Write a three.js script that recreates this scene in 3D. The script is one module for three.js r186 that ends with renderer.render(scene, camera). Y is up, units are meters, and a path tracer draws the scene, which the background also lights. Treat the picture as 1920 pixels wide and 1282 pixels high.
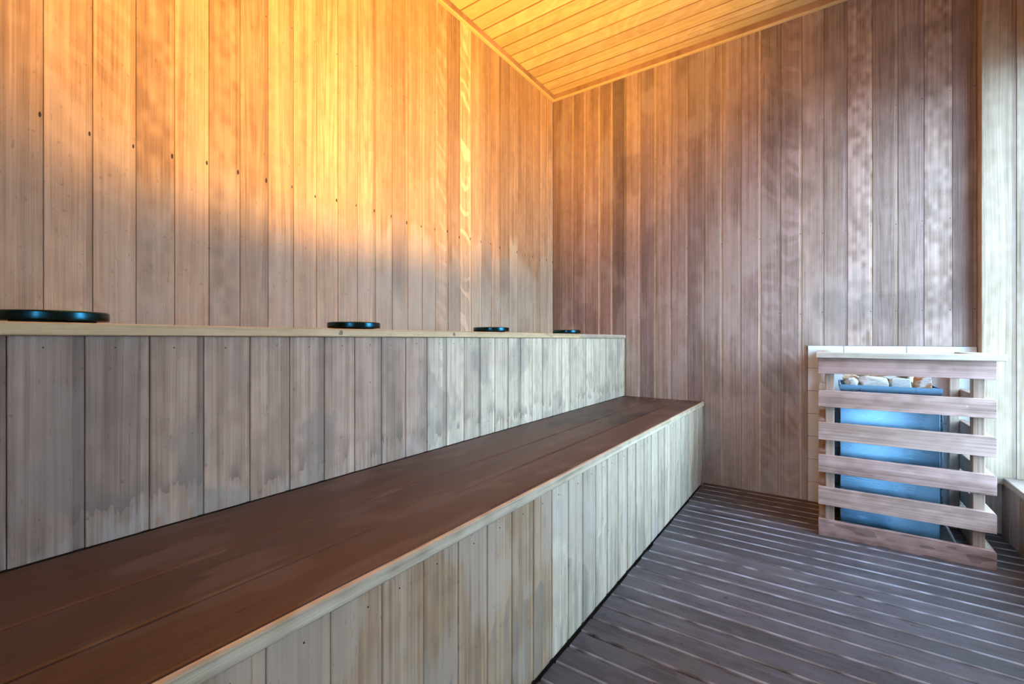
import * as THREE from 'three';
import { RoundedBoxGeometry } from 'three/addons/geometries/RoundedBoxGeometry.js';
import { mergeGeometries } from 'three/addons/utils/BufferGeometryUtils.js';

// ---------------------------------------------------------------- camera, sky, light, exposure
const scene = new THREE.Scene();
const camera = new THREE.PerspectiveCamera(2 * Math.atan(641 / 840) * 180 / Math.PI, 1920 / 1282, 0.05, 60);
camera.position.set(0, 0.80, 0);
camera.rotation.y = THREE.MathUtils.degToRad(34.85);
camera.setViewOffset(1920, 1282, 0, 5, 1920, 1282);   // small lens shift: the horizon sits just above the middle

scene.background = new THREE.Color().setRGB(0.43, 0.71, 1.0);   // clear cool sky seen through the glazing
scene.backgroundIntensity = 21.5;

const LAMP_AT = new THREE.Vector3(0.45, 0.14, -0.12);   // floor uplight, right of the viewer
const LAMP_TO = new THREE.Vector3(-1.38, 2.64, -1.42);
const lampColor = new THREE.Color().setRGB(1.0, 0.52, 0.085);
const lampLight = new THREE.SpotLight(lampColor, 98.0, 0, 0.60, 1.0, 2);
lampLight.shadow.radius = 0.6;

const renderer = new THREE.WebGLRenderer({ antialias: true });
renderer.toneMapping = THREE.LinearToneMapping;
renderer.toneMappingExposure = 1.0;
renderer.shadowMap.enabled = true;

// ---------------------------------------------------------------- sizes (metres)
const XL = -1.518;            // left wall face
const ZF = -2.67;             // far wall face
const ZB = 1.30;              // back wall face, behind the camera
const XR = 0.602;             // inner face of the low wall on the right
const XG = 0.70;              // glazing on the right
const CEIL = 2.455, TRIM = 2.420;
const XU = -1.010, UTOP = 0.8266;   // upper bench
const XLO = -0.556, LTOP = 0.452;   // lower bench
const PITCH = 0.0872;

// ---------------------------------------------------------------- noise
function mulberry(a) { return () => { a = (a + 0x6d2b79f5) | 0; let t = Math.imul(a ^ (a >>> 15), 1 | a); t = (t + Math.imul(t ^ (t >>> 7), 61 | t)) ^ t; return ((t ^ (t >>> 14)) >>> 0) / 4294967296; }; }
const rnd = mulberry(20240611);
const N = 512, LAT = new Float32Array(N * N);
for (let i = 0; i < N * N; i++) LAT[i] = rnd();
function n2(x, y) {
  const xf = Math.floor(x), yf = Math.floor(y);
  let a = x - xf, b = y - yf;
  a = a * a * (3 - 2 * a); b = b * b * (3 - 2 * b);
  const x0 = xf & 511, x1 = (xf + 1) & 511, y0 = (yf & 511) << 9, y1 = ((yf + 1) & 511) << 9;
  const p = LAT[y0 + x0], q = LAT[y0 + x1], r = LAT[y1 + x0], s = LAT[y1 + x1];
  return (p + (q - p) * a) * (1 - b) + (r + (s - r) * a) * b;
}
const fbm = (x, y) => 0.55 * n2(x, y) + 0.3 * n2(x * 2.1 + 17, y * 2.1 + 5) + 0.15 * n2(x * 4.3 + 3, y * 4.3 + 29);
const sstep = (a, b, x) => { const t = Math.min(1, Math.max(0, (x - a) / (b - a))); return t * t * (3 - 2 * t); };
const SRGB = new Uint8Array(4096);
for (let i = 0; i < 4096; i++) { const c = i / 4095; SRGB[i] = Math.round(255 * (c <= 0.0031308 ? 12.92 * c : 1.055 * Math.pow(c, 1 / 2.4) - 0.055)); }
const enc = (c) => SRGB[c <= 0 ? 0 : c >= 1 ? 4095 : (c * 4095) | 0];

// ---------------------------------------------------------------- wood textures, one per clad surface; u runs across the boards, v along the grain (metres)
// boards: [{u0, u1, lip, tone, lipTone, curl, cath, mottle}]
function woodMap(Ua, Ub, Va, Vb, W, H, boards, o = {}) {
  const data = new Uint8Array(W * H * 4), col = new Array(W);
  for (let x = 0; x < W; x++) {
    const u = Ua + (x + 0.5) / W * (Ub - Ua);
    col[x] = boards.find((b) => u >= b.u0 && u < b.u1) ?? boards[boards.length - 1];
  }
  const g = o.grain ?? 1, rgb = [0, 0, 0];
  for (let y = 0; y < H; y++) {
    const v = Va + (y + 0.5) / H * (Vb - Va);
    for (let x = 0; x < W; x++) {
      const u = Ua + (x + 0.5) / W * (Ub - Ua), b = col[x], k = b.seed;
      const onLip = b.lip && u > b.u1 - b.lip;
      const warp = (n2(u * 22 + k, v * 1.7 + k) - 0.5) * 0.010;
      const s = u + warp;
      const fine = n2(s * 620 + k, v * 7) - 0.5, med = n2(s * 260 + k * 2, v * 2.6) - 0.5, broad = n2(s * 70 + k, v * 0.8 + k) - 0.5;
      const mot = n2(u * 60 + k, v * 34 + k) - 0.5, blot = fbm(u * 14 + k, v * 5 + k * 3) - 0.5;
      const fleck = n2(s * 700 + k, v * 60);
      let l = 1 + g * (0.34 * fine + 0.36 * med + 0.30 * broad + (b.mottle ?? 0.12) * 1.3 * mot + 0.40 * blot);
      if (fleck > 0.86) l -= g * 0.22 * (fleck - 0.86) / 0.14;
      if (b.cath) { const d = (u - (b.u0 + b.u1) / 2) / 0.04; const ring = Math.sin(d * d * 16 - v * 26 + k + 5 * n2(u * 12 + k, v * 4)); l += b.cath * (0.10 * ring + 0.05 * Math.sign(ring) * fine); }
      if (b.curl && !onLip) { const r = n2(v * 34 + u * 26 + 3 * n2(u * 20, v * 5 + k), u * 14 + k); l += b.curl * (sstep(0.45, 0.75, r) * 0.45 - 0.10); }
      const t = onLip ? b.lipTone : b.tone, red = (l - 1) * 0.25;
      rgb[0] = t[0] * l * (1 - red * 0.4); rgb[1] = t[1] * l; rgb[2] = t[2] * l * (1 + red * 0.6);
      if (o.stain) o.stain(rgb, u, v, b, med, blot);
      const i = (y * W + x) * 4;
      data[i] = enc(rgb[0]); data[i + 1] = enc(rgb[1]); data[i + 2] = enc(rgb[2]); data[i + 3] = 255;
    }
  }
  const tex = new THREE.DataTexture(data, W, H);
  tex.colorSpace = THREE.SRGBColorSpace; tex.magFilter = THREE.LinearFilter; tex.minFilter = THREE.LinearMipmapLinearFilter; tex.generateMipmaps = true;
  tex.wrapS = tex.wrapT = THREE.MirroredRepeatWrapping; tex.needsUpdate = true;
  return tex;
}
const blend = (rgb, r, g, b, m) => { rgb[0] += (r - rgb[0]) * m; rgb[1] += (g - rgb[1]) * m; rgb[2] += (b - rgb[2]) * m; };
const scaleBy = (rgb, f) => { rgb[0] *= f; rgb[1] *= f; rgb[2] *= f; };

// fine relief of the grain, shared by every wooden surface (0.25 m x 1 m a tile)
const bumpBase = (() => {
  const W = 512, H = 512, d = new Uint8Array(W * H * 4);
  for (let y = 0; y < H; y++) for (let x = 0; x < W; x++) {
    const a = n2(x * 0.5, y * 0.02), b = n2(x * 1.0 + 40, y * 0.05 + 9), c = n2(x * 0.12, y * 0.012 + 50), e = 255 * (0.4 * a + 0.3 * b + 0.3 * c), i = (y * W + x) * 4;
    d[i] = d[i + 1] = d[i + 2] = e; d[i + 3] = 255;
  }
  const t = new THREE.DataTexture(d, W, H); t.magFilter = THREE.LinearFilter; t.wrapS = t.wrapT = THREE.MirroredRepeatWrapping; t.needsUpdate = true;
  return t;
})();
function woodMat(map, Ulen, Vlen, rough = 0.62, bump = 0.0005) {
  const b = bumpBase.clone(); b.repeat.set(Ulen / 0.25, Vlen / 1.0); b.needsUpdate = true;
  return new THREE.MeshStandardMaterial({ map, roughness: rough, metalness: 0, bumpMap: b, bumpScale: bump });
}

// ---------------------------------------------------------------- geometry helpers
// A surface: origin O, unit vectors u (across boards), v (along boards), n (towards the room), and its texture's extent.
function surf(O, u, v, n, Ua, Ub, Va, Vb) { return { O: new THREE.Vector3(...O), u: new THREE.Vector3(...u), v: new THREE.Vector3(...v), n: new THREE.Vector3(...n), Ua, Ub, Va, Vb }; }
// A closed profile [[u, w], ...] run from v0 to v1; mats[i] is the material slot of side i.
function prism(S, prof, v0, v1, mats) {
  const pos = [], uv = [], slots = [], P = (u, w, v) => S.O.clone().addScaledVector(S.u, u).addScaledVector(S.n, w).addScaledVector(S.v, v);
  const put = (list, slot) => { for (const [u, w, v] of list) { const p = P(u, w, v); pos.push(p.x, p.y, p.z); uv.push((u - S.Ua) / (S.Ub - S.Ua), (v - S.Va) / (S.Vb - S.Va)); } slots.push([list.length, slot]); };
  let area = 0; for (let i = 0; i < prof.length; i++) { const a = prof[i], b = prof[(i + 1) % prof.length]; area += a[0] * b[1] - b[0] * a[1]; }
  const hand = new THREE.Vector3().crossVectors(S.u, S.n).dot(S.v) * area;     // turn the faces outwards
  const tri = (a, b, c, slot) => put(hand > 0 ? [a, b, c] : [a, c, b], slot);
  const sides = prof.map((p, i) => i).sort((a, b) => (mats?.[a] ?? 0) - (mats?.[b] ?? 0));
  for (const i of sides) {
    const a = prof[i], b = prof[(i + 1) % prof.length], slot = mats?.[i] ?? 0;
    tri([a[0], a[1], v0], [b[0], b[1], v0], [b[0], b[1], v1], slot); tri([a[0], a[1], v0], [b[0], b[1], v1], [a[0], a[1], v1], slot);
  }
  const caps = THREE.ShapeUtils.triangulateShape(prof.map((p) => new THREE.Vector2(...p)), []);
  for (const [i, j, k] of caps) for (const [v, flip] of [[v0, true], [v1, false]]) {
    const t = [i, j, k].map((q) => [prof[q][0], prof[q][1], v]), ar = (t[1][0] - t[0][0]) * (t[2][1] - t[0][1]) - (t[2][0] - t[0][0]) * (t[1][1] - t[0][1]);
    const s = ar * area > 0 ? t : [t[0], t[2], t[1]];
    flip ? tri(s[0], s[2], s[1], slots.length ? slots[slots.length - 1][1] : 0) : tri(s[0], s[1], s[2], slots[slots.length - 1][1]);
  }
  const g = new THREE.BufferGeometry();
  g.setAttribute('position', new THREE.Float32BufferAttribute(pos, 3)); g.setAttribute('uv', new THREE.Float32BufferAttribute(uv, 2)); g.computeVertexNormals();
  if (mats) { let at = 0; for (const [n, slot] of slots) { const last = g.groups[g.groups.length - 1]; if (last && last.materialIndex === slot) last.count += n; else g.addGroup(at, n, slot); at += n; } }
  return g;
}
// plain sawn bar with softened edges, uv in metres along its longest axis (v) so that one texture serves every loose timber
function bar(x0, x1, y0, y1, z0, z1, r = 0.003, seg = 2) {
  const sx = x1 - x0, sy = y1 - y0, sz = z1 - z0;
  const g = new RoundedBoxGeometry(sx, sy, sz, seg, Math.min(r, sx / 2.1, sy / 2.1, sz / 2.1));
  g.translate((x0 + x1) / 2, (y0 + y1) / 2, (z0 + z1) / 2);
  const p = g.attributes.position, nn = g.attributes.normal, uv = g.attributes.uv, long = sx >= sy && sx >= sz ? 0 : sy >= sz ? 1 : 2;
  const off = n2(x0 * 37.1 + z0 * 11.3, y0 * 53.7) * 3;
  for (let i = 0; i < p.count; i++) {
    const c = [p.getX(i), p.getY(i), p.getZ(i)], n = [Math.abs(nn.getX(i)), Math.abs(nn.getY(i)), Math.abs(nn.getZ(i))];
    const rest = [0, 1, 2].filter((k) => k !== long), across = n[rest[0]] > n[rest[1]] ? rest[1] : rest[0];
    uv.setXY(i, c[across] / 0.5 + off, c[long] / 1.0 + off * 1.7);
  }
  return g;
}
const taken = new Map();
function numbered(name) { const k = taken.get(name) ?? 0; taken.set(name, k + 1); return k ? `${name}_${String(k).padStart(3, '0')}` : name; }
function group(name, at, label, category, extra = {}) {
  const g = new THREE.Group(); g.name = numbered(name); g.position.set(...at); g.userData = { label, category, ...extra }; scene.add(g); return g;
}
function part(parent, name, geo, mat, label) {
  let x = 0, y = 0, z = 0; for (let p = parent; p && p !== scene; p = p.parent) { x += p.position.x; y += p.position.y; z += p.position.z; }
  geo.translate(-x, -y, -z);
  const m = new THREE.Mesh(geo, mat); m.name = name; m.castShadow = m.receiveShadow = true; if (label) m.userData.label = label; parent.add(m); return m;
}
const structure = { kind: 'structure' };

// tongue-and-groove cladding board: flat face, recessed lip on its right, dark open joint after it
const LIP = 0.0125;
function claddingProfile(u0, u1, lip = LIP) {
  const a = u0 + 0.0003, b = u1 - 0.0005, T = -0.014;
  if (u1 - u0 < 0.03) return [[a, T], [b, T], [b, 0], [a, 0]];
  return [[a, T], [b, T], [b, -0.0026], [b - 0.0008, -0.0018], [u1 - lip + 0.0008, -0.0018], [u1 - lip, -0.0006], [u1 - lip - 0.0008, 0], [a + 0.0012, 0], [a, -0.0014]];
}
const V3 = (a, f) => [a[0] * f, a[1] * f, a[2] * f];
const C = { cedar: [0.50, 0.30, 0.155], cream: [0.64, 0.52, 0.37], tan: [0.54, 0.385, 0.26], grey: [0.37, 0.30, 0.235], rose: [0.34, 0.230, 0.202], red: [0.34, 0.20, 0.145] };
function mixTone(a, b, t, f = 1) { return [0, 1, 2].map((i) => (a[i] + (b[i] - a[i]) * t) * f); }

// ================================================================ STRUCTURE
const dark = new THREE.MeshStandardMaterial({ color: new THREE.Color().setRGB(0.05, 0.032, 0.022), roughness: 0.9 });
const shell = new THREE.MeshStandardMaterial({ color: new THREE.Color().setRGB(0.10, 0.065, 0.045), roughness: 0.9 });
const nailMat = new THREE.MeshStandardMaterial({ color: new THREE.Color().setRGB(0.035, 0.03, 0.03), roughness: 0.6, metalness: 0.4 });
function box(x0, x1, y0, y1, z0, z1) { const g = new THREE.BoxGeometry(x1 - x0, y1 - y0, z1 - z0); g.translate((x0 + x1) / 2, (y0 + y1) / 2, (z0 + z1) / 2); return g; }

// ---------------- left wall (u = -z, v = y, n = +x)
const leftTones = [0.96, 1.06, 0.98, 0.74, 0.94, 0.74, 0.76, 0.95, 1.0, 1.04, 0.98, 0.98, 0.88, 0.84, 0.90, 0.92, 1.02, 0.76, 1.22, 0.98, 0.80, 0.92, 0.74, 0.84, 0.82, 0.84, 0.92, 0.98, 1.0];
{
  const S = surf([XL, 0, 0], [0, 0, -1], [0, 1, 0], [1, 0, 0], -0.03, -ZF, 0.8, CEIL);
  const boards = [], first = 0.237 - 18 * PITCH;     // a joint at z = -0.237 is the first that shows whole
  for (let i = 0, u = first; u < -ZF - 0.01; i++, u += PITCH) {
    const k = i - 18, f = k >= -1 && k < 28 ? leftTones[k + 1] : 0.84 + 0.26 * rnd();
    const base = mixTone(C.cedar, C.tan, 0.15 + 0.3 * rnd(), Math.pow(f, 1.35));
    boards.push({ u0: u, u1: Math.min(u + PITCH, -ZF), k, seed: rnd() * 400, lip: LIP, tone: base, lipTone: V3(base, [1.20, 0.70, 1.14, 0.80, 0.95][(i * 7) % 5]), curl: [0, 1].includes(k) ? 0.3 : k === 17 ? 1.2 : k === 15 ? 0.5 : 0, mottle: [2, 4].includes(k) ? 0.38 : 0.14, cath: [5, 8, 10].includes(k) ? 0.9 : rnd() < 0.25 ? 0.5 : 0, line: 1.31 + (rnd() - 0.5) * 0.20, wear: [11, 12, 13, 14, 19, 21, 22].includes(k) ? 0.75 : 0.35 + 0.35 * rnd(), dark: [12, 19, 21].includes(k) });
  }
  // weathered zone below the nail line: every board greyed by leaning backs up to its own ragged edge, rust streak under each nail
  const map = woodMap(S.Ua, S.Ub, S.Va, S.Vb, 2048, 2048, boards, { stain(rgb, u, v, b, med, blot) {
    const edge = b.line + med * 0.05 + blot * 0.16;
    let m = 0.75 * sstep(edge + 0.05, edge - 0.06, v) * b.wear * (0.55 + 0.9 * n2(u * 30 + b.seed, v * 9));
    if (m > 0) { const k = b.dark ? sstep(0.94, 1.16, v + blot * 0.4) : 0; blend(rgb, 0.53 - 0.24 * k, 0.45 - 0.20 * k, 0.335 - 0.125 * k, Math.min(0.8, m)); }
    const speck = n2(u * 260 + b.seed, v * 80); if (speck > 0.93) scaleBy(rgb, 0.75);
    
  } });
  const mat = woodMat(map, S.Ub - S.Ua, S.Vb - S.Va);
  const W = group('wall_left', [XL, 0, (ZF + ZB) / 2], 'tall wall of vertical cedar boards rising behind the upper bench', 'wall', structure);
  part(W, 'backing', box(XL - 0.12, XL - 0.0141, -0.05, CEIL + 0.1, ZF - 0.12, ZB + 0.12), shell);
  for (const b of boards) {
    const m = part(W, 'board', prism(S, claddingProfile(b.u0, b.u1), UTOP - 0.03, CEIL - 0.004), mat);
    if (b.k >= -2) {
      const gs = [];
      for (const h of [1.325, 1.877]) {
        const r = h < 1.5 ? 0.0024 + 0.0018 * rnd() : 0.0016, g = new THREE.CylinderGeometry(r, r, 0.002, 8); g.rotateZ(Math.PI / 2); g.scale(1, h < 1.5 ? 2.2 : 1.4, 0.8);
        g.translate(XL + 0.0006 - 0.0026, h + (rnd() - 0.5) * 0.016, -(b.u1 - 0.006)); gs.push(g);
      }
      part(m, 'nail', mergeGeometries(gs), nailMat, 'dark rusted nail heads');
    }
  }
}

// ---------------- far wall (u = x, v = y, n = +z)
const farCuts = [-1.518, -1.448, -1.36, -1.272, -1.171, -1.088, -1.001, -0.911, -0.815, -0.727, -0.635, -0.545, -0.455, -0.363, -0.27, -0.181, -0.09, 0.0, 0.092, 0.186, 0.276, 0.364, 0.455, 0.53, 0.62];
const farTones = [0.70, 0.98, 0.94, 1.06, 0.84, 0.58, 1.06, 0.80, 1.0, 0.90, 0.74, 0.88, 0.92, 0.98, 0.82, 0.94, 0.98, 0.86, 1.04, 0.82, 0.86, 1.0, 0.80, 0.9];
const wornPatches = (rgb, u, v, b, med, blot) => {
  const p = fbm(u * 7 + 31, v * 4 + 11) + med * 0.10;
  if (p > 0.54) blend(rgb, 0.50, 0.41, 0.36, 0.32 * sstep(0.54, 0.70, p));            // pale rubbed patches
  const q = fbm(u * 5 + 71, v * 3.3 + 3) + med * 0.08;
  if (q > 0.62) scaleBy(rgb, 1 - 0.22 * sstep(0.62, 0.74, q));                          // old water marks
  if (n2(u * 300 + b.seed, v * 60) > 0.94) scaleBy(rgb, 0.78);
};
{
  const S = surf([0, 0, ZF], [1, 0, 0], [0, 1, 0], [0, 0, 1], XL, 0.64, 0, CEIL);
  const boards = farTones.map((f, i) => ({ u0: farCuts[i], u1: farCuts[i + 1], seed: rnd() * 400, lip: LIP, tone: mixTone(C.rose, i < 5 ? C.cedar : C.tan, 0.05 + 0.30 * rnd(), Math.pow(f, 1.2)), lipTone: mixTone(C.rose, C.tan, rnd(), f * (0.85 + 0.4 * rnd())), curl: [14, 15].includes(i) ? 0.5 : 0, mottle: [18, 21].includes(i) ? 0.5 : 0.14, cath: [19, 20].includes(i) ? 0.8 : 0 }));
  const mat = woodMat(woodMap(S.Ua, S.Ub, S.Va, S.Vb, 2048, 2048, boards, { stain: wornPatches }), S.Ub - S.Ua, S.Vb - S.Va);
  const W = group('wall_far', [-0.45, 0, ZF], 'rosy brown wall of vertical boards at the far end behind the heater', 'wall', structure);
  part(W, 'backing', box(XL - 0.12, 1.0, -0.05, CEIL + 0.1, ZF - 0.14, ZF - 0.0141), shell);
  for (const b of boards) {
    const m = part(W, 'board', prism(S, claddingProfile(b.u0, b.u1), -0.02, CEIL - 0.004), mat);
    const gs = [];
    for (const h of [0.93, 1.325, 1.87]) { const r = 0.0014 + 0.001 * rnd(), g = new THREE.CylinderGeometry(r, r, 0.002, 8); g.rotateX(Math.PI / 2); g.translate(b.u1 - 0.007, h + (rnd() - 0.5) * 0.012, ZF - 0.002); gs.push(g); }
    part(m, 'nail', mergeGeometries(gs), nailMat, 'dark rusted nail heads');
  }
}

// ---------------- pale boxed-out corner beside the window (plane z = -2.60, above the sill)
const ZP = -2.60, SILL = 0.245;
{
  const S = surf([0, 0, ZP], [1, 0, 0], [0, 1, 0], [0, 0, 1], 0.53, 0.82, SILL, CEIL);
  const cuts = [0.532, 0.6265, 0.714, 0.80], tones = [1.0, 0.94, 1.0];
  const boards = tones.map((f, i) => ({ u0: cuts[i], u1: cuts[i + 1], seed: rnd() * 400, lip: LIP, tone: mixTone(C.tan, C.cream, 0.35, f * 0.68), lipTone: mixTone(C.tan, C.rose, 0.6, f * 0.68), cath: 0, mottle: 0.16 }));
  const mat = woodMat(woodMap(S.Ua, S.Ub, S.Va, S.Vb, 256, 2048, boards, {}), S.Ub - S.Ua, S.Vb - S.Va);
  const W = group('wall_corner', [0.66, SILL, ZP], 'pale boxed-out strip of wall right of the tile panel, above the sill', 'wall', structure);
  part(W, 'core', box(0.534, 0.80, SILL, CEIL, ZF + 0.001, ZP - 0.0142), shell);
  for (const b of boards) part(W, 'board', prism(S, claddingProfile(b.u0, b.u1), SILL + 0.001, CEIL - 0.004), mat);
  const R = surf([0.53, 0, 0], [0, 0, 1], [0, 1, 0], [-1, 0, 0], ZF, ZF + 0.29, SILL, CEIL);
  part(W, 'corner_strip', prism(R, [[ZF + 0.001, -0.004], [ZP, -0.004], [ZP, 0.0], [ZF + 0.001, 0.0]], SILL + 0.001, CEIL - 0.004), mat);
}

// ---------------- ceiling (u = -z, v = x, n = -y)
{
  const S = surf([0, CEIL, 0], [0, 0, -1], [1, 0, 0], [0, -1, 0], 0.9, -ZF, XL, 0.8);
  const boards = [];
  for (let i = 0, u = 1.703 - 34 * 0.0885; u < -ZF - 0.005; i++, u += 0.0885) {
    const base = mixTone([0.64, 0.47, 0.22], C.tan, 0.3 * rnd(), 0.84 + 0.34 * rnd());
    boards.push({ u0: u, u1: Math.min(u + 0.0885, -ZF), seed: rnd() * 400, lip: 0, tone: base, lipTone: base, mottle: 0.16, curl: rnd() < 0.4 ? 0.3 : 0, cath: 0 });
  }
  // joint shade put into the texture: bevels along the joints painted brown
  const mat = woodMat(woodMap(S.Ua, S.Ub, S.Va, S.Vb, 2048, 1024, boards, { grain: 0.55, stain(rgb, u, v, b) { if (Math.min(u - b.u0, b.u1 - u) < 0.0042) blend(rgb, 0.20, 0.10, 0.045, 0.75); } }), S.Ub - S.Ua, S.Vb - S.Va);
  const W = group('ceiling', [-0.4, CEIL, (ZF + ZB) / 2], 'ceiling of narrow cedar boards running across the room', 'ceiling', structure);
  part(W, 'backing', box(XL - 0.12, 1.0, CEIL + 0.0141, CEIL + 0.12, ZF - 0.14, ZB + 0.12), shell);
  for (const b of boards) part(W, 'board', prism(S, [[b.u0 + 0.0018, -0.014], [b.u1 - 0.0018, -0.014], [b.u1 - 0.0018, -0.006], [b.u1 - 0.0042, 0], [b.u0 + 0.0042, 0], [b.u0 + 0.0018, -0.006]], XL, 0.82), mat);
}

// loose-timber textures
function timber(tone, seed, o = {}) {
  const t = woodMap(0, 0.5, 0, 1, 512, 1024, [{ u0: -1, u1: 2, seed, lip: 0, tone, lipTone: tone, mottle: o.mottle ?? 0.16, cath: 0 }], o);
  const b = bumpBase.clone(); b.repeat.set(2, 1); b.needsUpdate = true;
  return new THREE.MeshStandardMaterial({ map: t, roughness: o.rough ?? 0.62, bumpMap: b, bumpScale: o.bump ?? 0.0005 });
}
const trimMat = timber(mixTone(C.cedar, C.red, 0.45, 0.95), 51);
// ---------------- trims at the ceiling (small bead along the lower edge)
{
  const prof = [[0, 0], [0.018, 0], [0.018, 0.026], [0.016, 0.029], [0, 0.029]];  // [out from wall, down from ceiling]
  const SL = surf([XL, CEIL - 0.001, 0], [1, 0, 0], [0, 0, -1], [0, -1, 0], 0, 0.5, 0, 1);
  const t1 = group('trim_1', [XL, TRIM, ZF / 2], 'thin wooden strip along the ceiling above the left wall', 'trim', structure);
  const bead = [[0, 0.0292], [0.0165, 0.0292], [0.0178, 0.031], [0.0178, 0.033], [0.0160, 0.0352], [0.0120, 0.0372], [0, 0.0375]], litBeadMat = timber([0.64, 0.47, 0.24], 52, { grain: 0.5 });  // bead colour lightened to hold the light its down-turned face catches
  part(t1, 'molding', prism(SL, prof, -ZB, -ZF), trimMat); part(t1, 'bead', prism(SL, bead, -ZB, -ZF), litBeadMat, 'thin bead under the strip, painted paler as if lit');
  const SF = surf([0, CEIL - 0.001, ZF], [0, 0, 1], [1, 0, 0], [0, -1, 0], 0, 0.5, 0, 1);
  const t2 = group('trim_2', [-0.4, TRIM, ZF], 'thin wooden strip along the ceiling above the far wall', 'trim', structure);
  part(t2, 'molding', prism(SF, prof, XL + 0.018, 0.53), trimMat); part(t2, 'bead', prism(SF, bead, XL + 0.018, 0.53), litBeadMat, 'thin bead under the strip, painted paler as if lit');
}

// ---------------- floor: slatted boards across the room over a dark sub-floor (u = -z, v = x, n = +y)
{
  const FP = 0.0715, X0 = XLO + 0.0075, X1 = XR - 0.004;
  const S = surf([0, 0, 0], [0, 0, -1], [1, 0, 0], [0, 1, 0], 0.2, -ZF, X0, X1);
  const boards = [];
  for (let i = 0, u = 0.973 - 31 * FP; u < -ZF - 0.01; i++, u += FP) {
    const f = 0.82 + 0.4 * rnd(), base = V3([0.066, 0.054, 0.060], f);
    boards.push({ u0: u, u1: Math.min(u + FP, -ZF), seed: rnd() * 400, lip: 0, tone: base, lipTone: base, mottle: 0.3, cath: 0 });
  }
  const wet = [[-0.42, 2.20, 0.085, 0.020], [-0.33, 2.215, 0.05, 0.016], [-0.26, 1.98, 0.045, 0.012], [-0.40, 2.30, 0.05, 0.010], [0.07, 1.26, 0.02, 0.008], [-0.33, 0.98, 0.05, 0.03], [-0.42, 1.55, 0.02, 0.006]];
  const map = woodMap(S.Ua, S.Ub, S.Va, S.Vb, 2048, 1024, boards, { stain(rgb, u, v, b, med, blot) {
    for (const [x, z, rx, rz] of wet) { const d = Math.hypot((v - x) / rx, (u - z) / rz) + blot * 1.6 + med * 0.5; if (d < 1.1) scaleBy(rgb, 1 - 0.72 * sstep(1.1, 0.85, d)); }
    const s = n2(v * 55 + b.seed, u * 90); if (s > 0.93) scaleBy(rgb, 0.45);
    const d2 = fbm(u * 9 + 5, v * 6 + 40); if (d2 > 0.58) blend(rgb, 0.11, 0.092, 0.095, 0.45 * sstep(0.58, 0.66, d2));     // dried dust marks
  } });
  const mat = woodMat(map, S.Ub - S.Ua, S.Vb - S.Va, 0.55, 0.0006);
  const paleEdge = timber([0.22, 0.215, 0.23], 77, { mottle: 0.9, rough: 0.5, grain: 1.2 });     // scuffed edges, made paler with caught back light put into the colour
  const W = group('floor', [0, 0, (ZF + ZB) / 2], 'floor of narrow dark boards with scuffed edges painted pale as if lit', 'floor', structure);
  part(W, 'subfloor', box(XL - 0.12, 1.0, -0.12, -0.03, ZF - 0.14, ZB + 0.12), dark);
  boards.forEach((b, i) => {
    const a = b.u0 + 0.0022, e = b.u1 - 0.0022;       // a is the edge nearer to the viewer
    const c = 0.0055 + 0.0015 * rnd();
    part(W, 'board', prism(S, [[a, -0.026], [e, -0.026], [e, -0.002], [e - 0.002, 0], [a + c, 0], [a + c * 0.45, -0.0018], [a, -0.0055]], X0 + (rnd() - 0.5) * 0.006, X1), [mat, paleEdge]);
  });
  // slots: the two bevel sides of each board use the worn material
  W.children.forEach((m) => { if (m.name === 'board') { const g = m.geometry; g.clearGroups(); const n = g.attributes.position.count; g.addGroup(0, 4 * 6, 0); g.addGroup(24, 12, 1); g.addGroup(36, n - 36, 0); } });
}

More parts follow.
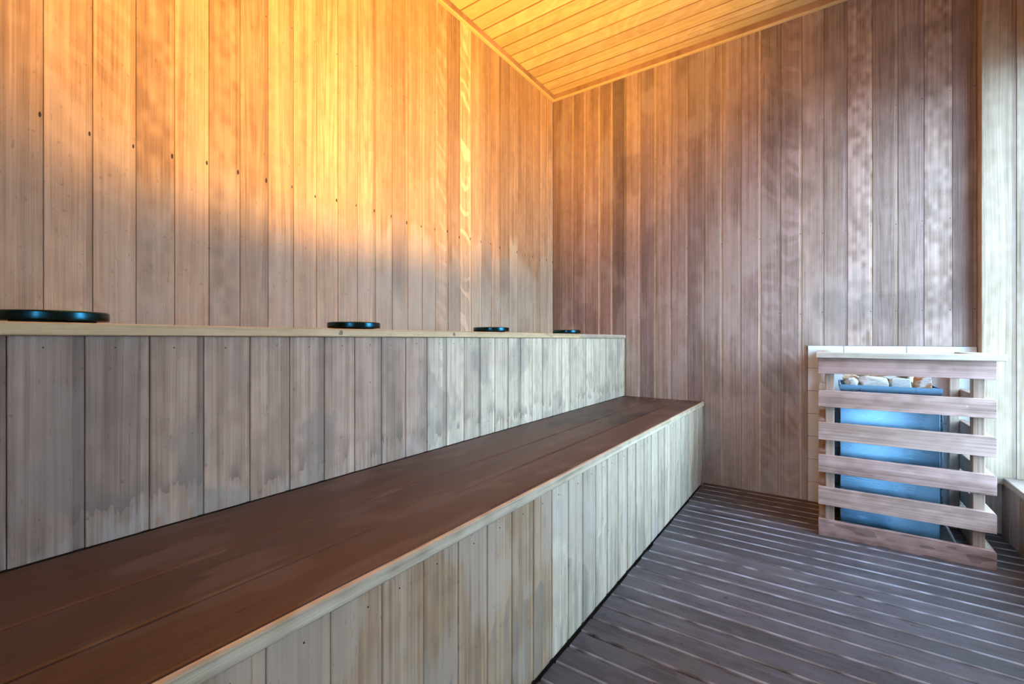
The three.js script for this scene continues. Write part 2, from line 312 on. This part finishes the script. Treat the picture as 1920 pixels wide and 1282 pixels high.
// ---------------- right side: low boarded wall with sill, wall above and beside the window, glass
{
  const S = surf([XR, 0, 0], [0, 0, 1], [0, 1, 0], [-1, 0, 0], ZF, ZF + 1.4, 0, 0.25);
  const boards = [];
  for (let i = 0, u = ZF; u < ZB; i++, u += 0.1) { const base = mixTone(C.red, C.rose, rnd(), 0.90 + 0.15 * rnd()); boards.push({ u0: u, u1: Math.min(u + 0.1, ZB), seed: rnd() * 400, lip: LIP, tone: base, lipTone: V3(base, 1.2), cath: 0 }); }
  const mat = woodMat(woodMap(S.Ua, S.Ub, S.Va, S.Vb, 1024, 256, boards, {}), S.Ub - S.Ua, S.Vb - S.Va);
  const W = group('wall_right', [XR, 0, (ZF + ZB) / 2], 'low dark boarded wall under the sill at the right edge', 'wall', structure);
  part(W, 'backing', box(XR + 0.0141, 0.82, -0.05, 0.217, ZF, ZB), shell);
  for (const b of boards) part(W, 'board', prism(S, claddingProfile(b.u0, b.u1), -0.02, 0.2165), mat);
  const upper = timber(mixTone(C.tan, C.rose, 0.4, 0.9), 91);
  part(W, 'lintel', box(XG - 0.04, 0.82, 1.95, CEIL + 0.01, ZP, -1.60), upper);
  part(W, 'side_panel', box(XG - 0.04, 0.82, SILL, CEIL + 0.01, -1.60, ZB), upper);
  const sillMat = timber(mixTone(C.grey, C.rose, 0.4), 92);
  const t = group('trim_3', [0.65, 0.217, (ZF + ZB) / 2], 'greyish wooden sill capping the low wall at the right edge', 'sill', structure);
  part(t, 'sill_board', bar(XR - 0.012, 0.82, 0.2175, SILL, ZP + 0.001, ZB - 0.001, 0.003), sillMat);
  part(t, 'end_piece', bar(0.535, 0.80, 0.2175, SILL, ZF + 0.001, ZP + 0.0008, 0.003), sillMat);

  const glass = new THREE.MeshPhysicalMaterial({ color: 0xffffff, transmission: 1, roughness: 0, thickness: 0, ior: 1.5 });
  const frameMat = timber(mixTone(C.tan, C.grey, 0.5, 0.7), 93);
  const w = group('window_1', [XG, SILL, -2.1], 'wide clear window above the sill on the right, out of the picture', 'window', structure);
  const z0 = ZP + 0.002, z1 = -1.602;
  part(w, 'frame', mergeGeometries([bar(XG + 0.02, XG + 0.07, SILL + 0.001, SILL + 0.05, z0, z1), bar(XG + 0.02, XG + 0.07, 1.90, 1.949, z0, z1), bar(XG + 0.02, XG + 0.07, SILL + 0.05, 1.90, z0, z0 + 0.05), bar(XG + 0.02, XG + 0.07, SILL + 0.05, 1.90, z1 - 0.05, z1)]), frameMat);
  part(w, 'pane', box(XG + 0.042, XG + 0.047, SILL + 0.045, 1.905, z0 + 0.045, z1 - 0.045), glass);

  // back wall with a glass door, behind the camera
  const B = group('wall_back', [0, 0, ZB], 'boarded wall with a glass door behind the viewer, out of the picture', 'wall', structure);
  const D0 = 0.20, D1 = 0.64, DH = 2.02;
  part(B, 'panel', box(XL - 0.12, D0, -0.05, CEIL + 0.1, ZB, ZB + 0.12), upper);
  part(B, 'panel', box(D1, 0.82, -0.05, CEIL + 0.1, ZB, ZB + 0.12), upper);
  part(B, 'panel', box(D0, D1, DH, CEIL + 0.1, ZB, ZB + 0.12), upper);
  const d = group('door_1', [(D0 + D1) / 2, 0, ZB], 'glass door in a wooden frame behind the viewer, out of the picture', 'door', structure);
  part(d, 'frame', mergeGeometries([bar(D0 + 0.001, D0 + 0.06, 0.001, DH - 0.001, ZB + 0.03, ZB + 0.07), bar(D1 - 0.06, D1 - 0.001, 0.001, DH - 0.001, ZB + 0.03, ZB + 0.07), bar(D0 + 0.06, D1 - 0.06, DH - 0.08, DH - 0.001, ZB + 0.03, ZB + 0.07), bar(D0 + 0.06, D1 - 0.06, 0.001, 0.12, ZB + 0.03, ZB + 0.07)]), frameMat);
  part(d, 'pane', box(D0 + 0.055, D1 - 0.055, 0.115, DH - 0.075, ZB + 0.047, ZB + 0.053), glass);

  const ground = new THREE.Mesh(new THREE.BoxGeometry(30, 0.1, 30), new THREE.MeshStandardMaterial({ color: new THREE.Color().setRGB(0.16, 0.16, 0.15), roughness: 0.95 }));
  ground.name = 'terrace'; ground.position.set(0, -0.2, 0); ground.castShadow = ground.receiveShadow = true; ground.userData = { label: 'grey paved terrace outside the glazing, out of the picture', category: 'terrace', kind: 'structure' }; scene.add(ground);
}

// ================================================================ BENCHES
// riser cladding shared by both benches
function riser(G, X, y0, y1, first, tones, lipTones, opts) {
  const S = surf([X, 0, 0], [0, 0, -1], [0, 1, 0], [1, 0, 0], 0.0, -ZF, y0, y1);
  const boards = [], n0 = Math.ceil((first + ZB) / PITCH);
  for (let i = 0, u = first - n0 * PITCH; u < -ZF - 0.006; i++, u += PITCH) {
    const k = i - n0, t = tones(k), l = lipTones(k, t);
    boards.push({ u0: Math.max(u, -ZB), u1: Math.min(u + PITCH, -ZF), k, seed: rnd() * 400, lip: LIP * (0.7 + 0.8 * rnd()), tone: t, lipTone: l, mottle: 0.16, cath: k > 18 && rnd() < 0.3 ? 0.5 : 0, stainH: opts.stainH(k), r: rnd() });
  }
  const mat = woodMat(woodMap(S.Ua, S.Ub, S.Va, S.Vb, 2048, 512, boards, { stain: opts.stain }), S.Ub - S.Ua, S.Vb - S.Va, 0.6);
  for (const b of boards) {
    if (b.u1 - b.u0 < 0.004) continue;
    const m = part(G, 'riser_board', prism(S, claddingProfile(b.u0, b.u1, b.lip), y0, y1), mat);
    if (b.u0 > 0) { const g = new THREE.CylinderGeometry(0.0013, 0.0013, 0.002, 8); g.rotateZ(Math.PI / 2); g.translate(X - 0.0002, y1 - 0.018 - 0.006 * rnd(), -(b.u0 + 0.03 + 0.03 * rnd())); part(m, 'nail', g, nailMat); }
  }
}
const nosingMat = timber([0.62, 0.44, 0.235], 33, { stain(rgb, u, v) { const k = n2(u * 120 + 9, v * 38); if (k > 0.945) scaleBy(rgb, 0.35); } });
const nosingMat2 = timber([0.58, 0.47, 0.32], 34, { mottle: 0.3 });

// ---------------- upper bench
{
  const G = group('upper_bench', [(XL + XU) / 2, 0, (ZF + ZB) / 2], 'upper tier bench with pale boarded front, black discs along its top', 'bench');
  const up = [0.8, 0.82, 0.88, 0.92, 0.98, 0.96, 0.92, 1.0, 0.84, 1.0, 1.1, 1.12, 0.9, 0.94, 1.06, 1.0, 1.06, 1.1, 0.98, 1.06, 1.12, 0.96, 1.0, 1.06, 0.94, 1.04, 0.92, 1.0, 0.98, 1.0, 0.96];
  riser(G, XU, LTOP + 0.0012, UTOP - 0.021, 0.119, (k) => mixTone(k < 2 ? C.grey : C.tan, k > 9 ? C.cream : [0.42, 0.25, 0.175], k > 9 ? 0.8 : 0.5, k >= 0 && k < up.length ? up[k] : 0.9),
    (k, t) => (k === 7 ? mixTone(C.red, C.grey, 0.5, 1) : V3(t, [0.68, 1.20, 0.62, 1.16, 0.80][((k % 5) + 5) % 5])), { stainH: () => 0.482 + 0.03 * rnd(), stain(rgb, u, v, b, med, blot) {
      // water marks above the seat: a ragged dark tide line with pale mineral bloom below it
      const e = b.stainH + med * 0.03 + blot * 0.09, d = v - e;
      if (d > 0 && d < 0.06) { const m = (1 - d / 0.06) * sstep(0.35, 0.7, n2(u * 45 + b.seed, v * 18)) * 0.6; blend(rgb, 0.14, 0.105, 0.08, m); }
      if (d <= 0) blend(rgb, 0.47, 0.42, 0.37, 0.35 * sstep(0.0, -0.03, d) * sstep(0.25, 0.7, n2(u * 110 + b.seed, v * 22)));
      const p = fbm(u * 11 + 7, v * 7 + 2) + med * 0.1; if (p > 0.60) blend(rgb, 0.27, 0.22, 0.18, 0.4 * sstep(0.60, 0.68, p));
      if (n2(u * 260 + b.seed, v * 60) > 0.95) scaleBy(rgb, 0.7);
    } });
  part(G, 'frame', box(XL + 0.002, XU - 0.0145, 0.02, UTOP - 0.023, ZF + 0.002, ZB - 0.002), dark);
  const seatMat = timber([0.36, 0.235, 0.15], 35, { rough: 0.5 });
  for (let i = 0, x = XL + 0.003; i < 4; i++, x += 0.1215) part(G, 'seat_plank', bar(x, x + 0.1195, UTOP - 0.0215, UTOP, ZF + 0.002, ZB - 0.002, 0.002), seatMat);
  // front edging in two lengths
  part(G, 'nosing', bar(XU - 0.0065, XU + 0.008, UTOP - 0.0205, UTOP + 0.0005, -2.05, ZB - 0.002, 0.003, 3), nosingMat, 'pale yellowish edging board');
  part(G, 'nosing', bar(XU - 0.0065, XU + 0.0075, UTOP - 0.0205, UTOP + 0.0002, ZF + 0.002, -2.0505, 0.003, 3), timber([0.47, 0.36, 0.25], 36), 'short darker length of edging at the far wall');
}
// ---------------- lower bench
{
  const G = group('lower_bench', [(XU + XLO) / 2, 0, (ZF + ZB) / 2], 'lower tier bench with dark brown plank seat and pale boarded front', 'bench');
  riser(G, XLO, 0.004, LTOP - 0.026, 0.277, (k) => (k < 8 ? mixTone(C.cedar, C.tan, 0.25 + 0.35 * rnd(), 0.86 + 0.2 * rnd()) : mixTone(C.tan, C.cream, 0.45 + 0.5 * rnd(), 0.84 + 0.24 * rnd())),
    (k, t) => (k < 8 ? mixTone(C.cedar, C.tan, 0.2, 1.05) : V3(t, 0.68 + 0.5 * rnd())), { stainH: () => 0.06 + 0.06 * rnd(), stain(rgb, u, v, b, med, blot) {
      const p = fbm(u * 6 + 55, v * 5 + 21) + med * 0.10 + (b.r - 0.5) * 0.12; if (p > 0.52) blend(rgb, 0.58, 0.46, 0.355, 0.5 * sstep(0.52, 0.64, p));       // washed-out patches
      const q = n2(u * 50 + b.seed, v * 6 + b.seed) + med * 0.3; if (v < b.stainH + 0.12 + blot * 0.25 && q > 0.5) blend(rgb, 0.25, 0.21, 0.175, 0.5 * sstep(0.5, 0.75, q));   // grey splash stains at the foot
      if (n2(u * 300 + b.seed, v * 40) > 0.94) scaleBy(rgb, 0.72);
    } });
  part(G, 'frame', box(XU - 0.012, XLO - 0.0145, -0.02, LTOP - 0.028, ZF + 0.002, ZB - 0.002), dark);
  const S = surf([0, LTOP, 0], [1, 0, 0], [0, 0, -1], [0, 1, 0], XU, XLO, 0, -ZF);
  const cuts = [XU + 0.001, -0.808, -0.682, XLO - 0.006];
  const boards = [0, 1, 2].map((i) => { const b = V3([0.071, 0.031, 0.018], [0.98, 0.94, 1.05][i]); return { u0: cuts[i], u1: cuts[i + 1], seed: rnd() * 400, lip: 0, tone: b, lipTone: b, mottle: 0.10, cath: 0 }; });
  const pools = [[-0.905, 1.68, 0.035, 0.13], [-0.86, 1.84, 0.05, 0.16], [-0.88, 2.02, 0.05, 0.09], [-0.745, 1.86, 0.055, 0.17], [-0.72, 2.02, 0.04, 0.10], [-0.975, 1.95, 0.016, 0.07], [-0.66, 2.16, 0.012, 0.03]];
  const map = woodMap(S.Ua, S.Ub, S.Va, S.Vb, 512, 2048, boards, { grain: 0.9, stain(rgb, u, v, b, med, blot) {
    let d = 9; for (const [x, z, rx, rz] of pools) d = Math.min(d, Math.hypot((u - x) / rx, (v - z) / rz));
    d += blot * 1.1 + med * 0.2;
    if (d < 1.04) { scaleBy(rgb, 1 - 0.62 * sstep(1.04, 0.98, d)); if (d > 0.88) scaleBy(rgb, 0.75); }             // spilled water with a darker rim
    const s = n2(u * 150 + b.seed, v * 22); if (s > 0.955) scaleBy(rgb, 0.5);
    const f = fbm(u * 16 + 3, v * 6 + 61); if (f > 0.57) blend(rgb, 0.125, 0.078, 0.062, 0.5 * sstep(0.57, 0.67, f));   // dull dried film
  } });
  const mat = woodMat(map, S.Ub - S.Ua, S.Vb - S.Va, 0.48, 0.0003);
  for (const b of boards) part(G, 'seat_plank', prism(S, [[b.u0 + 0.001, -0.026], [b.u1 - 0.001, -0.026], [b.u1 - 0.001, -0.005], [b.u1 - 0.0022, -0.0015], [b.u1 - 0.006, 0], [b.u0 + 0.005, 0], [b.u0 + 0.002, -0.0015], [b.u0 + 0.001, -0.005]], -ZB + 0.002, -ZF - 0.001), mat);
  part(G, 'nosing', bar(XLO - 0.0055, XLO + 0.006, LTOP - 0.0245, LTOP - 0.0005, ZF + 0.002, ZB - 0.002, 0.004, 3), nosingMat2, 'pale rounded edging strip along the seat');
}

// ---------------- black discs on the upper bench
{
  const black = new THREE.MeshStandardMaterial({ color: new THREE.Color().setRGB(0.014, 0.060, 0.085), metalness: 1, roughness: 0.26 });
  const metal = new THREE.MeshStandardMaterial({ color: new THREE.Color().setRGB(0.5, 0.52, 0.55), metalness: 1, roughness: 0.35 });
  const spots = [[-0.205, 'black round disc at the left edge of the picture, on the upper bench'], [-0.878, 'second black disc from the left on the upper bench, whole and largest'], [-1.59, 'third black disc from the left, small, on the upper bench'], [-2.304, 'smallest black disc on the upper bench, next to the far wall corner']];
  for (const [z, label] of spots) {
    const G = group('round_disc', [-1.22, UTOP + 0.0003, z], label, 'disc', { group: 'black discs along the upper bench' });
    const p = [[0.0001, 0.008], [0.071, 0.008], [0.0785, 0.0085], [0.080, 0.0105], [0.080, 0.0225], [0.0785, 0.0252], [0.075, 0.0262], [0.062, 0.0262], [0.060, 0.0248], [0.0001, 0.0248]].map(([x, y]) => new THREE.Vector2(x, y));
    const top = new THREE.Mesh(new THREE.LatheGeometry(p, 64), black); top.name = 'plate'; G.add(top);
    const f = new THREE.Mesh(new THREE.LatheGeometry([[0.0001, 0], [0.058, 0], [0.060, 0.002], [0.060, 0.0082], [0.0001, 0.0082]].map(([x, y]) => new THREE.Vector2(x, y)), 48), metal); f.name = 'foot'; G.add(f);
    for (const m of G.children) m.castShadow = m.receiveShadow = true;
  }
}

// ---------------- tiled heat shield on the far wall
{
  const G = group('tile_panel', [0.23, 0, ZF + 0.0005], 'white tiled heat shield on the far wall behind the heater', 'tile panel');
  const grout = new THREE.MeshStandardMaterial({ color: new THREE.Color().setRGB(0.14, 0.14, 0.15), roughness: 0.9 });
  const tile = new THREE.MeshPhysicalMaterial({ color: new THREE.Color().setRGB(0.72, 0.72, 0.71), roughness: 0.22, clearcoat: 0.3 });
  part(G, 'grout_bed', box(-0.067, 0.529, 0.0, 0.770, ZF + 0.0005, ZF + 0.0075), grout);
  const xs = [-0.066, 0.077, 0.304, 0.528], ys = [0.0, 0.097, 0.210, 0.323, 0.434, 0.547, 0.658, 0.769];
  for (let i = 0; i < 3; i++) for (let j = 0; j < 7; j++) part(G, 'tile', bar(xs[i] + 0.001, xs[i + 1] - 0.001, ys[j] + 0.001, ys[j + 1] - 0.001, ZF + 0.004, ZF + 0.0125, 0.0015), tile);
}

// ---------------- heater guard
{
  const woodG = [timber([0.42, 0.285, 0.235], 61), timber([0.40, 0.26, 0.215], 62, { mottle: 0.3 }), timber([0.38, 0.24, 0.205], 63, { mottle: 0.3 })];
  const capMat = timber([0.52, 0.45, 0.36], 64), postMat = timber([0.36, 0.25, 0.185], 65);
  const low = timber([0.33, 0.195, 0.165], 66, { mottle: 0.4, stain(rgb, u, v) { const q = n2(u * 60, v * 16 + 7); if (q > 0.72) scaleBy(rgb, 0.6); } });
  const G = group('heater_guard', [0.235, 0, -2.43], 'slatted wooden guard rail standing round the heater', 'guard rail');
  const zf0 = -2.242, zf1 = -2.22, x0 = -0.018, x1 = 0.488, zb = -2.648;
  const rows = [[0.002, 0.066], [0.129, 0.197], [0.261, 0.328], [0.393, 0.461], [0.527, 0.591], [0.662, 0.7235]];
  // front slats: top corners eased at both ends
  rows.forEach(([a, b], i) => {
    const r = 0.008, sh = new THREE.Shape(); sh.moveTo(x0, a); sh.lineTo(x1, a); sh.lineTo(x1, b - (i < 5 ? r : 0.001)); if (i < 5) sh.quadraticCurveTo(x1, b, x1 - r, b); else sh.lineTo(x1 - 0.001, b); sh.lineTo(x0 + 0.001, b); sh.lineTo(x0, b - 0.001);
    const g = new THREE.ExtrudeGeometry(sh, { depth: zf1 - zf0 - 0.003, bevelEnabled: true, bevelSize: 0.0012, bevelThickness: 0.0015, bevelSegments: 2, curveSegments: 6 }); g.translate(0, 0, zf0 + 0.0015);
    const p = g.attributes.position, uv = g.attributes.uv; for (let k = 0; k < p.count; k++) uv.setXY(k, (p.getY(k) + p.getZ(k)) / 0.5 + i * 0.23, p.getX(k) + i * 0.37);
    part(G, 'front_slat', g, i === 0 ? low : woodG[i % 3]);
  });
  for (const [xa, xb] of [[x0, 0.004], [0.466, x1]]) for (const [a, b] of rows) part(G, 'side_slat', bar(xa, xb, a, b, zb + 0.002, zf0 - 0.0008, 0.002), postMat);
  for (const [xa, xb] of [[0.0045, 0.035], [0.434, 0.4655]]) { part(G, 'post', bar(xa, xb, 0.002, 0.7235, zf0 - 0.042, zf0 - 0.0006, 0.003), postMat); part(G, 'post', bar(xa, xb, 0.002, 0.7235, zb + 0.004, zb + 0.044, 0.003), postMat); }
  // rails lying on top
  part(G, 'top_rail', bar(-0.028, 0.512, 0.7245, 0.7475, -2.262, -2.208, 0.004, 3), capMat);
  part(G, 'top_rail', bar(-0.028, 0.024, 0.7245, 0.7475, zb, -2.2628, 0.004, 3), capMat);
  part(G, 'top_rail', bar(0.446, 0.512, 0.7245, 0.7475, -2.596, -2.2628, 0.004, 3), capMat);
  const screw = new THREE.CylinderGeometry(0.0022, 0.0022, 0.002, 10); screw.rotateX(Math.PI / 2); screw.translate(0.415, 0.562, zf1 + 0.0008);
  part(G, 'screw', screw, new THREE.MeshStandardMaterial({ color: new THREE.Color().setRGB(0.8, 0.8, 0.8), metalness: 0.6, roughness: 0.3 }), 'bright screw head');
}

// ---------------- sauna heater
{
  const brushed = (() => {
    const W = 512, H = 512, d = new Uint8Array(W * H * 4), q = new Uint8Array(W * H * 4);
    for (let y = 0; y < H; y++) for (let x = 0; x < W; x++) { const i = (y * W + x) * 4, s = n2(x * 0.02, y * 0.5), m = fbm(x * 0.008, y * 0.008 + 80); d[i] = d[i + 1] = d[i + 2] = 255 * (0.22 + 0.05 * s + 0.14 * m); q[i] = 104 + 40 * m; q[i + 1] = 146 + 38 * m; q[i + 2] = 176 + 36 * m; d[i + 3] = q[i + 3] = 255; }
    const mk = (a, c) => { const t = new THREE.DataTexture(a, W, H); t.magFilter = THREE.LinearFilter; t.wrapS = t.wrapT = THREE.RepeatWrapping; if (c) t.colorSpace = THREE.SRGBColorSpace; t.needsUpdate = true; return t; };
    return new THREE.MeshPhysicalMaterial({ map: mk(q, true), roughnessMap: mk(d), roughness: 0.9, metalness: 1, anisotropy: 0.85, anisotropyRotation: Math.PI / 2 });
  })();
  const darkSteel = new THREE.MeshStandardMaterial({ color: new THREE.Color().setRGB(0.09, 0.10, 0.11), metalness: 0.8, roughness: 0.45 });
  const G = group('sauna_heater', [0.21, 0, -2.48], 'stainless steel sauna heater inside the wooden guard', 'heater');
  const zf = -2.335, zr = -2.600, x0 = 0.056, x1 = 0.364;
  part(G, 'front_panel', bar(x0, x1, 0.035, 0.585, zf - 0.012, zf, 0.002), brushed);
  part(G, 'casing', box(x0 + 0.008, x1 - 0.008, 0.045, 0.575, zr + 0.02, zf - 0.013), darkSteel);
  part(G, 'rear_shell', mergeGeometries([bar(0.030, 0.036, 0.03, 0.56, zr, -2.50, 0.001), bar(0.392, 0.398, 0.03, 0.56, zr, -2.50, 0.001), bar(0.030, 0.398, 0.03, 0.56, zr - 0.006, zr, 0.001)]), brushed);
  // stone tray: open box with a folded rim
  const t0 = x0 - 0.001, t1 = x1 + 0.006, y0 = 0.586, y1 = 0.6115;
  part(G, 'stone_tray', mergeGeometries([bar(t0, t1, y0, y1, zf - 0.004, zf + 0.003, 0.0015), bar(t0, t1, y0, y1, zr, zr + 0.006, 0.0015), bar(t0, t0 + 0.006, y0, y1, zr + 0.006, zf - 0.004, 0.0015), bar(t1 - 0.006, t1, y0, y1, zr + 0.006, zf - 0.004, 0.0015), bar(t0 + 0.004, t1 - 0.004, y0 - 0.008, y0 + 0.002, zr + 0.004, zf - 0.003, 0.001)]), brushed);
  for (const lx of [x0 + 0.03, x1 - 0.03]) for (const lz of [zf - 0.03, zr + 0.04]) { const g = new THREE.CylinderGeometry(0.011, 0.013, 0.045, 16); g.translate(lx, 0.0225, lz); part(G, 'leg', g, darkSteel); }
  const k = new THREE.CylinderGeometry(0.003, 0.003, 0.003, 12); k.rotateX(Math.PI / 2); k.translate(0.185, 0.5795, zf + 0.0012); part(G, 'screw', k, darkSteel);
}

// ---------------- stones in the tray
{
  function stone(seed, size, planes = 14, block = false) {
    const r = mulberry(seed), g = new THREE.IcosahedronGeometry(1, 5), p = g.attributes.position, n = [];
    for (let i = 0; i < planes; i++) { const v = new THREE.Vector3(r() * 2 - 1, r() * 2 - 1, r() * 2 - 1).normalize(); n.push([v, 0.66 + 0.26 * r()]); }
    if (block) for (const a of [[1, 0.1, 0], [-1, -0.15, 0.1], [0.08, 1, 0], [0, -1, 0], [0, 0.1, 1], [0, 0, -1]]) n.push([new THREE.Vector3(...a).normalize(), 0.72]);
    const q = new THREE.Vector3();
    for (let i = 0; i < p.count; i++) {
      q.fromBufferAttribute(p, i).normalize(); let s = 0;
      for (const [v, d] of n) { const c = q.dot(v); if (c > 0) s += Math.pow(c / d, 18); }
      const m = Math.min(1.15, Math.pow(Math.max(s, 0.1), -1 / 18)) * (1 + 0.03 * (fbm(q.x * 5 + seed, q.y * 5 + q.z * 4) - 0.5));
      p.setXYZ(i, q.x * m * size[0], q.y * m * size[1], q.z * m * size[2]);
    }
    g.computeVertexNormals(); return g;
  }
  function stoneMat(a, b, seed) {
    const W = 128, d = new Uint8Array(W * W * 4);
    for (let y = 0; y < W; y++) for (let x = 0; x < W; x++) { const m = sstep(0.4, 0.62, fbm(x * 0.05 + seed, y * 0.09 + seed)), f = 0.85 + 0.3 * n2(x * 0.5, y * 0.5), i = (y * W + x) * 4; for (let c = 0; c < 3; c++) d[i + c] = enc((a[c] + (b[c] - a[c]) * m) * f); d[i + 3] = 255; }
    const t = new THREE.DataTexture(d, W, W); t.colorSpace = THREE.SRGBColorSpace; t.magFilter = THREE.LinearFilter; t.wrapS = t.wrapT = THREE.RepeatWrapping; t.needsUpdate = true;
    return new THREE.MeshStandardMaterial({ map: t, roughness: 0.8 });
  }
  const white = stoneMat([0.70, 0.69, 0.66], [0.56, 0.52, 0.47], 3), tan = stoneMat([0.55, 0.44, 0.29], [0.72, 0.66, 0.52], 9), brown = stoneMat([0.30, 0.17, 0.09], [0.42, 0.27, 0.16], 21), ochre = stoneMat([0.52, 0.24, 0.10], [0.74, 0.70, 0.66], 31), grey = stoneMat([0.55, 0.58, 0.58], [0.66, 0.66, 0.64], 41);
  const T = 0.588;
  const list = [
    [[0.096, 0.029, -2.366], [0.026, 0.033, 0.024], 1, white, 'small rounded white stone at the left end of the heater tray', 0],
    [[0.170, 0.030, -2.367], [0.062, 0.040, 0.030], 2, white, 'long flat white stone in the heater tray', 0.06],
    [[0.252, 0.028, -2.367], [0.043, 0.039, 0.030], 3, grey, 'squarish grey-white stone in the heater tray', -0.02],
    [[0.318, 0.035, -2.368], [0.034, 0.048, 0.031], 4, ochre, 'orange and white stone at the right of the heater tray', 0],
    [[0.351, 0.011, -2.366], [0.010, 0.011, 0.012], 5, white, 'tiny white stone chip at the right end of the heater tray', 0.3],
    [[0.128, 0.076, -2.392], [0.033, 0.020, 0.024], 6, tan, 'cream and tan stone resting on the white stones at the left', 0.2],
    [[0.205, 0.074, -2.402], [0.030, 0.017, 0.024], 7, brown, 'brown stone behind the long white stone', 0.1],
    [[0.265, 0.072, -2.41], [0.036, 0.018, 0.026], 8, brown, 'brown stone behind the squarish grey stone', -0.2],
    [[0.100, 0.034, -2.43], [0.034, 0.034, 0.036], 9, tan, 'tan stone at the back left of the heater tray', 0.4],
    [[0.185, 0.034, -2.45], [0.044, 0.034, 0.036], 10, brown, 'dark brown stone in the middle of the heater tray', 0.2],
    [[0.285, 0.035, -2.45], [0.046, 0.035, 0.038], 11, tan, 'tan stone at the back right of the heater tray', 0.1],
    [[0.150, 0.027, -2.54], [0.060, 0.027, 0.040], 12, grey, 'large grey stone at the back of the heater tray', 0.1],
    [[0.275, 0.027, -2.54], [0.055, 0.027, 0.040], 13, brown, 'large brown stone at the back of the heater tray', -0.1],
  ];
  for (const [at, size, seed, mat, label, turn] of list) {
    const m = new THREE.Mesh(stone(seed * 71, size, seed === 1 ? 40 : seed < 5 ? 4 : 13, seed > 1 && seed < 5), mat); m.name = numbered('sauna_stone'); m.position.set(at[0], T + at[1] - 0.001, at[2]); m.rotation.y = turn;
    m.castShadow = m.receiveShadow = true; m.userData = { label, category: 'stone', group: 'stones in the heater tray' }; scene.add(m);
  }
}

// ---------------- power cable on the floor beside the heater
{
  const c = new THREE.CatmullRomCurve3([[0.372, 0.085, -2.44], [0.388, 0.075, -2.43], [0.402, 0.05, -2.41], [0.413, 0.02, -2.39], [0.42, 0.0045, -2.36], [0.425, 0.0045, -2.31]].map((p) => new THREE.Vector3(...p)));
  const m = new THREE.Mesh(new THREE.TubeGeometry(c, 40, 0.004, 8), new THREE.MeshStandardMaterial({ color: new THREE.Color().setRGB(0.55, 0.57, 0.6), roughness: 0.45 }));
  m.name = 'power_cable'; m.castShadow = m.receiveShadow = true; m.userData = { label: 'pale power cable bending to the floor beside the heater', category: 'cable' }; scene.add(m);
}

// ---------------- warm uplight standing on the floor, right of the viewer
{
  const G = group('floor_uplight', [LAMP_AT.x, 0.001, LAMP_AT.z], 'warm spot uplight standing on the floor beside the viewer, out of the picture', 'lamp');
  const met = new THREE.MeshStandardMaterial({ color: new THREE.Color().setRGB(0.08, 0.07, 0.06), metalness: 0.6, roughness: 0.5 });
  const dir = LAMP_TO.clone().sub(LAMP_AT).normalize(), h = LAMP_AT.y - 0.001;
  const head = new THREE.Group(); head.name = 'head'; head.position.y = h; head.quaternion.setFromUnitVectors(new THREE.Vector3(0, 1, 0), dir); G.add(head);
  const lathe = (pts, n = 32) => new THREE.LatheGeometry(pts.map(([x, y]) => new THREE.Vector2(x, y)), n);
  const can = new THREE.Mesh(lathe([[0.0001, -0.085], [0.040, -0.085], [0.058, -0.070], [0.066, -0.001], [0.063, 0.0], [0.060, -0.002], [0.056, -0.012], [0.0001, -0.012]]), met); can.name = 'housing'; head.add(can);
  const glow = new THREE.Mesh(new THREE.CylinderGeometry(0.054, 0.054, 0.004, 32), new THREE.MeshStandardMaterial({ color: 0x221100, emissive: lampColor, emissiveIntensity: 4 })); glow.name = 'bulb_face'; glow.position.y = -0.008; head.add(glow);
  const foot = new THREE.Mesh(lathe([[0.0001, 0], [0.065, 0], [0.066, 0.006], [0.02, 0.012], [0.010, 0.02], [0.010, 0.06], [0.0001, 0.06]]), met); foot.name = 'foot'; G.add(foot);
  const lightBlocker = new THREE.Mesh(new RoundedBoxGeometry(0.006, 0.247, 0.98, 2, 0.002), met); lightBlocker.name = 'added_light_blocker'; lightBlocker.position.set(-0.20, 0.1235, -0.20); G.add(lightBlocker);  // added unseen plate, sized to keep the lamp light off the bench fronts
  G.traverse((m) => { if (m.isMesh) m.castShadow = m.receiveShadow = true; });
  lampLight.position.copy(LAMP_AT).addScaledVector(dir, 0.006); lampLight.target.position.copy(LAMP_TO); lampLight.castShadow = true; scene.add(lampLight, lampLight.target);
}

renderer.render(scene, camera);
